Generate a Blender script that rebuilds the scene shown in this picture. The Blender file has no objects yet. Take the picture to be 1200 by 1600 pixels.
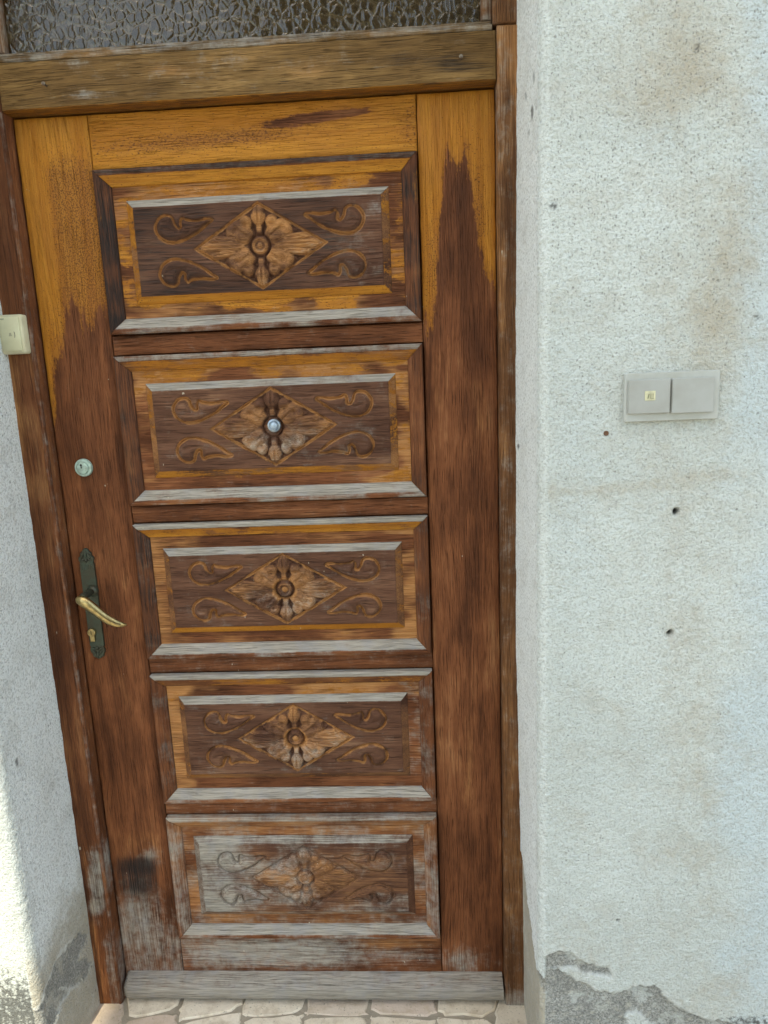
import bpy, math, random
import numpy as np
from mathutils import Matrix, Vector
random.seed(7)
rad = math.radians
SC = bpy.context.scene
COL = SC.collection

# ------------------------------------------------------------------ camera
CAM = np.array([0.741, -1.3822, 1.4914])
YAW, PITCH, ROLL, FPX = rad(-3.0791), rad(-11.051), rad(-2.4124), 1081.07
cy_, sy_, cp_, sp_ = math.cos(YAW), math.sin(YAW), math.cos(PITCH), math.sin(PITCH)
FWD = np.array([sy_*cp_, cy_*cp_, sp_])
_rt = np.array([cy_, -sy_, 0.0]); _up = np.cross(_rt, FWD)
RT = math.cos(ROLL)*_rt + math.sin(ROLL)*_up
UP = -math.sin(ROLL)*_rt + math.cos(ROLL)*_up
cd = bpy.data.cameras.new('camera')
cd.sensor_fit = 'VERTICAL'; cd.sensor_height = 36.0; cd.sensor_width = 27.0
cd.lens = 36.0*FPX/1600.0; cd.clip_start = 0.02; cd.clip_end = 2000
cam = bpy.data.objects.new('camera', cd); COL.objects.link(cam)
cam.matrix_world = Matrix([[RT[0], UP[0], -FWD[0], CAM[0]], [RT[1], UP[1], -FWD[1], CAM[1]],
                           [RT[2], UP[2], -FWD[2], CAM[2]], [0, 0, 0, 1]])
SC.camera = cam
# ------------------------------------------------------------------ sky, sun, exposure
SUN_EL, SUN_AZ = rad(58), rad(5.2)        # azimuth measured from straight in front of the wall towards its left
w = bpy.data.worlds.new('World'); SC.world = w; w.use_nodes = True
wt = w.node_tree; sky = wt.nodes.new('ShaderNodeTexSky'); sky.sky_type = 'NISHITA'
sky.sun_disc = False; sky.sun_elevation = SUN_EL; sky.sun_rotation = math.pi + SUN_AZ
sky.air_density = 1.0; sky.dust_density = 1.6; sky.ozone_density = 1.0
bgn = wt.nodes['Background']; bgn.inputs['Strength'].default_value = 0.15
wt.links.new(sky.outputs[0], bgn.inputs[0])
sl = bpy.data.lights.new('sun', 'SUN'); sl.energy = 2.0; sl.angle = rad(0.53); sl.color = (1.0, .95, .86)
so = bpy.data.objects.new('sun', sl); COL.objects.link(so)
sdir = Vector((-math.sin(SUN_AZ)*math.cos(SUN_EL), -math.cos(SUN_AZ)*math.cos(SUN_EL), math.sin(SUN_EL)))
so.rotation_euler = sdir.to_track_quat('Z', 'Y').to_euler(); so.location = (-3, -8, 9)
vs = SC.view_settings
vs.view_transform = 'Standard'; vs.look = 'None'; vs.gamma = 1.0; vs.use_curve_mapping = False
vs.exposure = 1.66
try:
    vs.use_white_balance = True; vs.white_balance_temperature = 7350; vs.white_balance_tint = 0
except Exception:
    pass

# ------------------------------------------------------------------ photo pixel <-> place
def ray(u, v):
    return (u-600)/FPX*RT - (v-800)/FPX*UP + FWD
def onY(u, v, y=0.0):
    d = ray(u, v); return CAM + d*(y-CAM[1])/d[1]
def onX(u, v, x):
    d = ray(u, v); return CAM + d*(x-CAM[0])/d[0]
def onZ(u, v, z):
    d = ray(u, v); return CAM + d*(z-CAM[2])/d[2]
def proj(x, y, z):
    dx, dy, dz = x-CAM[0], y-CAM[1], z-CAM[2]
    f = dx*FWD[0]+dy*FWD[1]+dz*FWD[2]
    return (600+FPX*(dx*RT[0]+dy*RT[1]+dz*RT[2])/f, 800-FPX*(dx*UP[0]+dy*UP[1]+dz*UP[2])/f)

# ------------------------------------------------------------------ numpy noise
def _h(ix, iy, s):
    n = (ix.astype(np.int64)*374761393 + iy.astype(np.int64)*668265263 + s*982451653) & 0x7fffffff
    n = ((n ^ (n >> 13))*1274126177) & 0x7fffffff
    return ((n ^ (n >> 16)) & 0xffff)/65535.0
def vnoise(x, y, s=0):
    x = np.asarray(x, float); y = np.asarray(y, float)
    ix, iy = np.floor(x), np.floor(y); fx, fy = x-ix, y-iy
    fx = fx*fx*fx*(fx*(fx*6-15)+10); fy = fy*fy*fy*(fy*(fy*6-15)+10)
    a, b, c, d = _h(ix, iy, s), _h(ix+1, iy, s), _h(ix, iy+1, s), _h(ix+1, iy+1, s)
    return (a*(1-fx)+b*fx)*(1-fy)+(c*(1-fx)+d*fx)*fy
def fbm(x, y, s=0, o=4):
    t = 0; a = .5; n = 0
    for k in range(o):
        t = t+a*vnoise(x*2**k, y*2**k, s+k*17); n += a; a *= .5
    return t/n
def sstep(a, b, x):
    t = np.clip((x-a)/(b-a), 0, 1); return t*t*(3-2*t)
def blob(u, v, cu, cv, ru, rv, ang=0.0, p=2):
    c, s = math.cos(rad(ang)), math.sin(rad(ang))
    a, b = (u-cu)*c+(v-cv)*s, -(u-cu)*s+(v-cv)*c
    return np.exp(-(np.abs(a/ru)**p+np.abs(b/rv)**p))
def poly_sd(px, py, P):
    """signed distance, positive inside"""
    P = np.asarray(P, float); n = len(P); d = np.full(px.shape, 1e9); ins = np.zeros(px.shape, bool)
    for i in range(n):
        a, b = P[i], P[(i+1) % n]; ex, ey = b-a
        wx, wy = px-a[0], py-a[1]
        t = np.clip((wx*ex+wy*ey)/(ex*ex+ey*ey+1e-12), 0, 1)
        d = np.minimum(d, np.hypot(wx-ex*t, wy-ey*t))
        cnd = ((a[1] > py) != (b[1] > py)) & (px < (b[0]-a[0])*(py-a[1])/((b[1]-a[1]) if b[1] != a[1] else 1e-12)+a[0])
        ins ^= cnd
    return np.where(ins, d, -d)

# ------------------------------------------------------------------ scene helpers
def tag(o, label=None, cat=None, group=None, kind=None):
    for k, v in (('label', label), ('category', cat), ('group', group), ('kind', kind)):
        if v: o[k] = v
    return o
def empty(name, loc, label, cat, group=None):
    o = bpy.data.objects.new(name, None); COL.objects.link(o); o.location = loc
    o.empty_display_size = .05
    return tag(o, label, cat, group)
def place(name, me, mat=None, parent=None):
    o = bpy.data.objects.new(name, me); COL.objects.link(o)
    if mat is not None and len(me.materials) == 0: me.materials.append(mat)
    if parent is not None:
        o.parent = parent
        o.matrix_parent_inverse = world_of(parent).inverted()
    return o
def world_of(o):
    m = Matrix.LocRotScale(o.location, o.rotation_euler, o.scale)
    return (world_of(o.parent) @ o.matrix_parent_inverse @ m) if o.parent else m
def mk(name, V, F, mat=None, parent=None, smooth=35, attrs=None):
    me = bpy.data.meshes.new(name)
    V = np.asarray(V, float)
    if isinstance(F, np.ndarray):
        nf, k = F.shape
        me.vertices.add(len(V)); me.vertices.foreach_set('co', V.astype(np.float32).ravel())
        me.loops.add(nf*k); me.loops.foreach_set('vertex_index', F.astype(np.int32).ravel())
        me.polygons.add(nf); me.polygons.foreach_set('loop_start', (np.arange(nf)*k).astype(np.int32))
        me.update(calc_edges=True)
    else:
        me.from_pydata([tuple(v) for v in V], [], F); me.update()
    if smooth:
        me.polygons.foreach_set('use_smooth', np.ones(len(me.polygons), bool))
        if smooth < 180: me.set_sharp_from_angle(angle=rad(smooth))
    for k, a in (attrs or {}).items():
        at = me.attributes.new(k, 'FLOAT', 'POINT')
        at.data.foreach_set('value', np.broadcast_to(np.asarray(a, np.float32), (len(V),)).copy().ravel())
    return place(name, me, mat, parent)
def gridfaces(n, m, flip=False):
    i, j = np.meshgrid(np.arange(n-1), np.arange(m-1), indexing='ij')
    a = (i*m+j).ravel(); q = np.stack([a, a+m, a+m+1, a+1], 1)
    return q[:, ::-1].copy() if flip else q
class MB:
    def __init__(s): s.v = []; s.f = []
    def add(s, V, F):
        o = len(s.v); s.v += [tuple(p) for p in V]; s.f += [[i+o for i in f] for f in F]; return s
    def box(s, x0, x1, y0, y1, z0, z1, b=0.0):
        """box with its front (-y) edges chamfered by b"""
        V = [(x0, y1, z0), (x1, y1, z0), (x1, y1, z1), (x0, y1, z1),
             (x0, y0+b, z0), (x1, y0+b, z0), (x1, y0+b, z1), (x0, y0+b, z1)]
        F = [[0, 3, 2, 1], [0, 1, 5, 4], [1, 2, 6, 5], [2, 3, 7, 6], [3, 0, 4, 7]]
        if b:
            V += [(x0+b, y0, z0+b), (x1-b, y0, z0+b), (x1-b, y0, z1-b), (x0+b, y0, z1-b)]
            F += [[4, 5, 9, 8], [5, 6, 10, 9], [6, 7, 11, 10], [7, 4, 8, 11], [8, 9, 10, 11]]
        else: F += [[4, 5, 6, 7]]
        return s.add(V, F)
    def lathe(s, c, prof, n=24, ax='y'):
        """profile [(r, h)] turned about the axis through c; h grows towards -y (out of the wall)"""
        V = []; F = []
        for r, h in prof:
            for k in range(n):
                a = 2*math.pi*k/n
                V.append((c[0]+r*math.cos(a), c[1]-h, c[2]+r*math.sin(a)) if ax == 'y'
                         else (c[0]+r*math.cos(a), c[1]+r*math.sin(a), c[2]+h))
        for i in range(len(prof)-1):
            for k in range(n):
                k2 = (k+1) % n
                F.append([i*n+k, i*n+k2, (i+1)*n+k2, (i+1)*n+k])
        F.append(list(range((len(prof)-1)*n, len(prof)*n))); F.append(list(range(n))[::-1])
        return s.add(V, F)
    def prism(s, pts, y0, y1, b=0.0):
        """outline in x,z; front face at y0 (chamfer b), back at y1"""
        n = len(pts); cx = sum(p[0] for p in pts)/n; cz = sum(p[1] for p in pts)/n
        def sh(p):
            d = math.hypot(p[0]-cx, p[1]-cz) or 1; return (p[0]-(p[0]-cx)/d*b, p[1]-(p[1]-cz)/d*b)
        V = [(p[0], y1, p[1]) for p in pts]+[(p[0], y0+b, p[1]) for p in pts]+[(sh(p)[0], y0, sh(p)[1]) for p in pts]
        F = [[i, (i+1) % n, n+(i+1) % n, n+i] for i in range(n)]+[[n+i, n+(i+1) % n, 2*n+(i+1) % n, 2*n+i] for i in range(n)]
        F += [list(range(2*n, 3*n)), list(range(n))[::-1]]
        return s.add(V, F)
    def sweep(s, path, rads, n=12, flat=None):
        """tube along path; rads = list of (ra, rb)"""
        V = []; F = []; path = [Vector(p) for p in path]
        for i, p in enumerate(path):
            t = (path[min(i+1, len(path)-1)]-path[max(i-1, 0)]).normalized()
            a = t.cross(Vector((0, 1, 0)));  a = a.normalized() if a.length > 1e-4 else Vector((1, 0, 0))
            b = a.cross(t).normalized()
            ra, rb = rads[i]
            for k in range(n):
                th = 2*math.pi*k/n; V.append(p+a*ra*math.cos(th)+b*rb*math.sin(th))
        for i in range(len(path)-1):
            for k in range(n):
                F.append([i*n+k, i*n+(k+1) % n, (i+1)*n+(k+1) % n, (i+1)*n+k])
        F.append(list(range(n))[::-1]); F.append(list(range((len(path)-1)*n, len(path)*n)))
        return s.add(V, F)
    def build(s, name, mat, parent=None, smooth=35, attrs=None):
        o = mk(name, s.v, s.f, mat, parent, smooth, attrs)
        import bmesh
        bm = bmesh.new(); bm.from_mesh(o.data); bmesh.ops.recalc_face_normals(bm, faces=bm.faces); bm.to_mesh(o.data); bm.free()
        return o

# ------------------------------------------------------------------ material helpers
class NT:
    def __init__(s, name):
        s.m = bpy.data.materials.new(name); s.m.use_nodes = True
        s.t = s.m.node_tree; s.b = s.t.nodes['Principled BSDF']
    def n(s, typ, **kw):
        x = s.t.nodes.new('ShaderNode'+typ)
        for k, v in kw.items(): setattr(x, k, v)
        return x
    def l(s, a, b):
        if isinstance(a, (int, float)): b.default_value = a
        elif isinstance(a, tuple): b.default_value = a if len(a) != 3 or b.type == 'VECTOR' else (*a, 1)
        else: s.t.links.new(a, b)
    def math(s, op, a, b=0.0, clamp=False):
        x = s.n('Math', operation=op, use_clamp=clamp); s.l(a, x.inputs[0]); s.l(b, x.inputs[1]); return x.outputs[0]
    def mix(s, f, a, b, blend='MIX'):
        x = s.n('Mix', data_type='RGBA', blend_type=blend); s.l(f, x.inputs[0]); s.l(a, x.inputs[6]); s.l(b, x.inputs[7]); return x.outputs[2]
    def mapr(s, v, a, b, c=0.0, d=1.0):
        x = s.n('MapRange', interpolation_type='SMOOTHSTEP'); s.l(v, x.inputs[0])
        for i, q in enumerate((a, b, c, d)): s.l(q, x.inputs[i+1])
        return x.outputs[0]
    def attr(s, name):
        return s.n('Attribute', attribute_type='GEOMETRY', attribute_name=name).outputs['Fac']
    def noise(s, vec, scale, detail=3.0, rough=.55, dist=0.0):
        x = s.n('TexNoise'); s.l(vec, x.inputs['Vector']); x.inputs['Scale'].default_value = scale
        x.inputs['Detail'].default_value = detail; x.inputs['Roughness'].default_value = rough; x.inputs['Distortion'].default_value = dist
        return x.outputs[0]
    def voro(s, vec, scale, feature='F1', rnd=1.0):
        x = s.n('TexVoronoi', feature=feature); s.l(vec, x.inputs['Vector']); x.inputs['Scale'].default_value = scale
        x.inputs['Randomness'].default_value = rnd; return x.outputs['Distance']
    def scaled(s, vec, sc, off=None):
        x = s.n('VectorMath', operation='MULTIPLY'); s.l(vec, x.inputs[0]); x.inputs[1].default_value = sc
        if off is None: return x.outputs[0]
        y = s.n('VectorMath', operation='ADD'); s.l(x.outputs[0], y.inputs[0]); s.l(off, y.inputs[1]); return y.outputs[0]
    def bump(s, h, strength=1.0, dist=.001, prev=None):
        x = s.n('Bump'); s.l(h, x.inputs['Height']); x.inputs['Strength'].default_value = strength; x.inputs['Distance'].default_value = dist
        if prev is not None: s.l(prev, x.inputs['Normal'])
        return x.outputs[0]
    def out(s, color=None, rough=None, normal=None, **kw):
        if color is not None: s.l(color, s.b.inputs['Base Color'])
        if rough is not None: s.l(rough, s.b.inputs['Roughness'])
        if normal is not None: s.l(normal, s.b.inputs['Normal'])
        for k, v in kw.items(): s.l(v, s.b.inputs[k.replace('_', ' ')])
        return s.m

def wood(name, grain, dark=(.065, .021, .008), mid=(.225, .078, .030), light=(.36, .17, .075)):
    t = NT(name)
    pos = t.n('NewGeometry').outputs['Position']
    rnd = t.n('ObjectInfo').outputs['Random']
    off = t.n('CombineXYZ'); t.l(t.math('MULTIPLY', rnd, 7.0), off.inputs[0]); t.l(t.math('MULTIPLY', rnd, 13.0), off.inputs[1]); t.l(t.math('MULTIPLY', rnd, 3.0), off.inputs[2])
    sc = (1, 1, .018) if grain == 'v' else (.018, 1, 1)
    # a slow wander of the grain
    wn = t.n('TexNoise'); t.l(t.scaled(pos, (6, 6, 2.2) if grain == 'v' else (2.2, 6, 6), off.outputs[0]), wn.inputs['Vector']); wn.inputs['Scale'].default_value = 1; wn.inputs['Detail'].default_value = 2
    wsub = t.n('VectorMath', operation='SUBTRACT'); t.l(wn.outputs['Color'], wsub.inputs[0]); wsub.inputs[1].default_value = (.5, .5, .5)
    wmul = t.n('VectorMath', operation='MULTIPLY'); t.l(wsub.outputs[0], wmul.inputs[0]); wmul.inputs[1].default_value = (.035, .0, .0) if grain == 'v' else (0, 0, .022)
    wp = t.n('VectorMath', operation='ADD'); t.l(pos, wp.inputs[0]); t.l(wmul.outputs[0], wp.inputs[1])
    g = t.scaled(wp.outputs[0], sc, off.outputs[0])
    fine = t.noise(g, 620, 4, .62)
    band = t.noise(g, 55, 3, .55)
    pore = t.noise(t.scaled(wp.outputs[0], (1, 1, .02) if grain == 'v' else (.02, 1, 1), off.outputs[0]), 900, 3, .6)
    blot = t.noise(t.scaled(pos, (1, 1, .35) if grain == 'v' else (.35, 1, 1), off.outputs[0]), 13, 5, .62)
    wide = t.noise(g, 24, 2, .5)
    f1 = t.math('ADD', t.math('ADD', t.math('MULTIPLY', fine, .36), t.math('MULTIPLY', band, .34)), t.math('MULTIPLY', blot, .70))
    c = t.mix(t.mapr(f1, .50, .86), dark, mid)
    c = t.mix(t.mapr(f1, .74, .98), c, light)
    c = t.mix(t.mapr(wide, .50, .66, 0, .42), c, tuple(x*.8+y*.2 for x, y in zip(dark, mid)))
    c = t.mix(t.mapr(pore, .52, .72, 0, .7), c, tuple(x*.45 for x in dark))
    # bare tan wood on worn edges
    tan = t.mapr(t.math('ADD', t.attr('tan'), t.math('MULTIPLY', t.math('SUBTRACT', t.math('ADD', t.math('MULTIPLY', fine, .30), t.math('MULTIPLY', blot, .70)), .5), 1.9)), .28, .92)
    tc = t.mix(t.mapr(fine, .35, .65), (.33, .138, .042), (.47, .230, .088))
    c = t.mix(tan, c, tc)
    # old orange varnish, its torn edge following the grain
    stk = t.noise(t.scaled(wp.outputs[0], (1, 1, .07) if grain == 'v' else (.07, 1, 1), off.outputs[0]), 170, 3, .6)
    edge = t.math('ADD', t.math('MULTIPLY', t.math('SUBTRACT', stk, .5), 1.15), t.math('MULTIPLY', t.math('SUBTRACT', t.noise(t.scaled(pos, (1, 1, .45) if grain == 'v' else (.45, 1, 1), off.outputs[0]), 62, 5, .7), .5), 1.5))
    edge = t.math('ADD', edge, t.math('MULTIPLY', t.math('SUBTRACT', t.noise(t.scaled(pos, (1, 1, .5) if grain == 'v' else (.5, 1, 1), off.outputs[0]), 300, 3, .65), .5), .75))
    ve = t.math('ADD', t.attr('varn'), edge)
    vm = t.mapr(ve, .34, .66)
    vc = t.mix(t.mapr(band, .35, .68), (.36, .130, .014), (.50, .212, .028))
    vc = t.mix(t.mapr(t.math('ADD', t.math('MULTIPLY', fine, .6), t.math('MULTIPLY', blot, .5)), .52, .80, 0, .55), vc, (.63, .30, .055))
    spn = t.noise(t.scaled(pos, (1, 1, .7) if grain == 'v' else (.4, 1, 1), off.outputs[0]), 420, 2, .6)
    sp = t.mapr(t.math('ADD', t.math('MULTIPLY', t.attr('spk'), .15), spn), .66, .73)
    vc = t.mix(t.math('MULTIPLY', t.mapr(t.math('ADD', t.attr('spk'), t.math('MULTIPLY', t.math('SUBTRACT', t.noise(pos, 55, 4, .7), .5), 1.6)), .35, 1.25), .55), vc, (.23, .088, .022))
    vc = t.mix(t.math('MULTIPLY', sp, .80), vc, (.095, .033, .010))
    vc = t.mix(t.mapr(blot, .46, .74, 0, .62), vc, (.27, .095, .015))
    vc = t.mix(t.math('MULTIPLY', t.mapr(ve, 1.05, .45), .55), vc, (.24, .085, .018))
    c = t.mix(vm, c, vc)
    # silver-grey weathering
    gn = t.math('ADD', t.math('MULTIPLY', t.math('SUBTRACT', fine, .5), .7), t.math('MULTIPLY', t.math('SUBTRACT', t.noise(pos, 42, 5, .7), .5), 1.1))
    gm = t.math('MULTIPLY', t.mapr(t.math('ADD', t.attr('grey'), gn), .18, .86), .92)
    gc = t.mix(t.mapr(fine, .34, .62), (.245, .220, .182), (.41, .375, .32))
    gc = t.mix(t.mapr(t.noise(pos, 22, 3, .6), .45, .70, 0, .5), gc, (.30, .295, .30))
    gc = t.mix(t.mapr(pore, .55, .72, 0, .6), gc, (.15, .13, .105))
    c = t.mix(gm, c, gc)
    dm = t.mapr(t.math('ADD', t.attr('dark'), t.math('MULTIPLY', t.math('SUBTRACT', fine, .5), 1.6)), .22, .95)
    c = t.mix(dm, c, (.020, .016, .015))
    # pale scratches and paint flecks
    fl = t.mapr(t.noise(t.scaled(pos, (1, 1, .5), off.outputs[0]), 120, 1, .4), .815, .84)
    c = t.mix(t.math('MULTIPLY', fl, .8), c, (.50, .44, .34))
    r = t.math('SUBTRACT', t.mapr(fine, .3, .7, .52, .70), t.math('MULTIPLY', vm, .14))
    r = t.math('ADD', r, t.math('MULTIPLY', gm, .22), True)
    nb = t.bump(t.math('SUBTRACT', fine, t.math('MULTIPLY', t.mapr(pore, .54, .70), .7)), 0.9, .0018)
    nb = t.bump(t.math('ADD', t.math('MULTIPLY', vm, .35), t.math('MULTIPLY', blot, .5)), .45, .0012, nb)
    return t.out(c, r, nb, Specular_IOR_Level=.16)

WOOD_V = wood('worn_varnished_wood_upright', 'v')
WOOD_H = wood('worn_varnished_wood_level', 'h')
FIELD = wood('carved_field_wood', 'h', (.062, .025, .014), (.155, .070, .040), (.26, .145, .085))
FRAME_V = wood('frame_wood_upright', 'v', (.070, .027, .010), (.205, .088, .034), (.34, .175, .07))
FRAME_H = wood('frame_wood_level', 'h', (.080, .040, .012), (.225, .125, .042), (.36, .225, .085))

def mat_wall():
    t = NT('rough_white_stucco')
    pos = t.n('NewGeometry').outputs['Position']
    n1 = t.noise(pos, 3.2, 4, .6); n2 = t.noise(pos, 235, 2, .6, .25); n3 = t.noise(pos, 480, 3, .65); n4 = t.noise(pos, 14, 4, .6)
    c = t.mix(t.mapr(n1, .35, .65), (.575, .597, .562), (.645, .668, .632))
    c = t.mix(t.attr('reveal_lift'), c, (.85, .862, .835))  # reveals painted paler: partly cleaner plaster, mainly lifting the dim recess light
    c = t.mix(t.mapr(n4, .45, .75, 0, .35), c, (.54, .525, .475))
    c = t.mix(t.math('MULTIPLY', t.attr('cool'), .55), c, (.56, .645, .685))
    c = t.mix(t.mapr(t.math('ADD', t.attr('stain'), t.math('ADD', t.math('MULTIPLY', t.math('SUBTRACT', n4, .5), .9), t.math('MULTIPLY', t.math('SUBTRACT', t.noise(pos, 60, 4, .7), .5), .9))), .08, 1.05), c, (.47, .415, .325))
    # darker in the pits of the fine bump
    pit = t.mapr(n2, .52, .36)
    c = t.mix(t.math('MULTIPLY', pit, .50), c, (.37, .365, .33))
    for scl, off_, op in ((125, 0, .62), (210, 5.3, .50)):      # separate dark mould dots, thick where the wall stays damp
        vo = t.n('TexVoronoi', feature='F1'); t.l(t.scaled(pos, (1, 1, .8), (off_, off_, 0)), vo.inputs['Vector']); vo.inputs['Scale'].default_value = scl
        sep = t.n('SeparateColor'); t.l(vo.outputs['Color'], sep.inputs[0])
        r_ = t.math('ADD', t.math('MULTIPLY', sep.outputs[1], .20), .12)
        dist = t.math('ADD', vo.outputs['Distance'], t.math('MULTIPLY', t.math('SUBTRACT', n3, .5), .5))
        dot = t.math('MULTIPLY', t.mapr(t.math('SUBTRACT', dist, r_), .08, -.10), t.math('LESS_THAN', sep.outputs[0], t.math('MULTIPLY', t.attr('mould'), .30)))
        c = t.mix(t.math('MULTIPLY', dot, op), c, (.17, .165, .145))
    mm = t.mapr(t.math('ADD', t.attr('grime'), t.math('MULTIPLY', t.math('SUBTRACT', t.noise(pos, 95, 4, .7), .5), 2.0)), .45, .95)
    c = t.mix(t.math('MULTIPLY', mm, .9), c, (.085, .085, .080))
    # bare cement where the coat has come away
    ag = t.noise(pos, 260, 4, .75)
    cem = t.mix(t.mapr(ag, .36, .64), (.15, .147, .135), (.45, .435, .395))
    cem = t.mix(t.mapr(t.noise(pos, 30, 3, .6), .45, .7, 0, .5), cem, (.19, .185, .17))
    cem = t.mix(t.mapr(t.noise(pos, 75, 3, .6), .56, .68, 0, .7), cem, (.47, .44, .37))
    c = t.mix(t.attr('bare'), c, cem)
    c = t.mix(t.attr('lip'), c, (.68, .68, .65))
    c = t.mix(t.attr('spot'), c, (.035, .030, .026))
    nb = t.bump(n2, 1.0, .0042); nb = t.bump(n3, .7, .0020, nb)
    nb = t.bump(t.math('MULTIPLY', ag, t.attr('bare')), .6, .002, nb)
    return t.out(c, .92, nb, Specular_IOR_Level=.2)
WALL = mat_wall()
def plain(name, col, rough=.6, metal=0.0, var=.15, scale=60, bumpd=0.0, col2=None, spec=.5):
    t = NT(name); pos = t.n('NewGeometry').outputs['Position']
    n = t.noise(pos, scale, 4, .6)
    c2 = col2 or tuple(x*(1-var*2) for x in col)
    c = t.mix(t.mapr(n, .38, .68), col, c2)
    nb = t.bump(t.noise(pos, scale*3, 3, .6), .5, bumpd) if bumpd else None
    return t.out(c, t.mapr(n, .3, .7, rough, min(1, rough+.12)), nb, Metallic=metal, Specular_IOR_Level=spec)

# ================================================================== THE SETTING
FLOOR = .062
# ---- ground
def mat_ground():
    t = NT('pale_gravelly_concrete'); pos = t.n('NewGeometry').outputs['Position']
    c = t.mix(t.noise(pos, 2.2, 5, .6), (.42, .40, .36), (.54, .51, .46))
    c = t.mix(t.mapr(t.noise(pos, 60, 3, .6), .4, .7, 0, .5), c, (.22, .20, .18))
    return t.out(c, .95, t.bump(t.noise(pos, 90, 4, .7), .5, .004), Specular_IOR_Level=.2)
g = 400.0
tag(mk('ground', [(-g, -g, FLOOR-.022), (g, -g, FLOOR-.022), (g, g, FLOOR-.022), (-g, g, FLOOR-.022)], [[0, 1, 2, 3]], mat_ground(), smooth=0), kind='structure')

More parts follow.
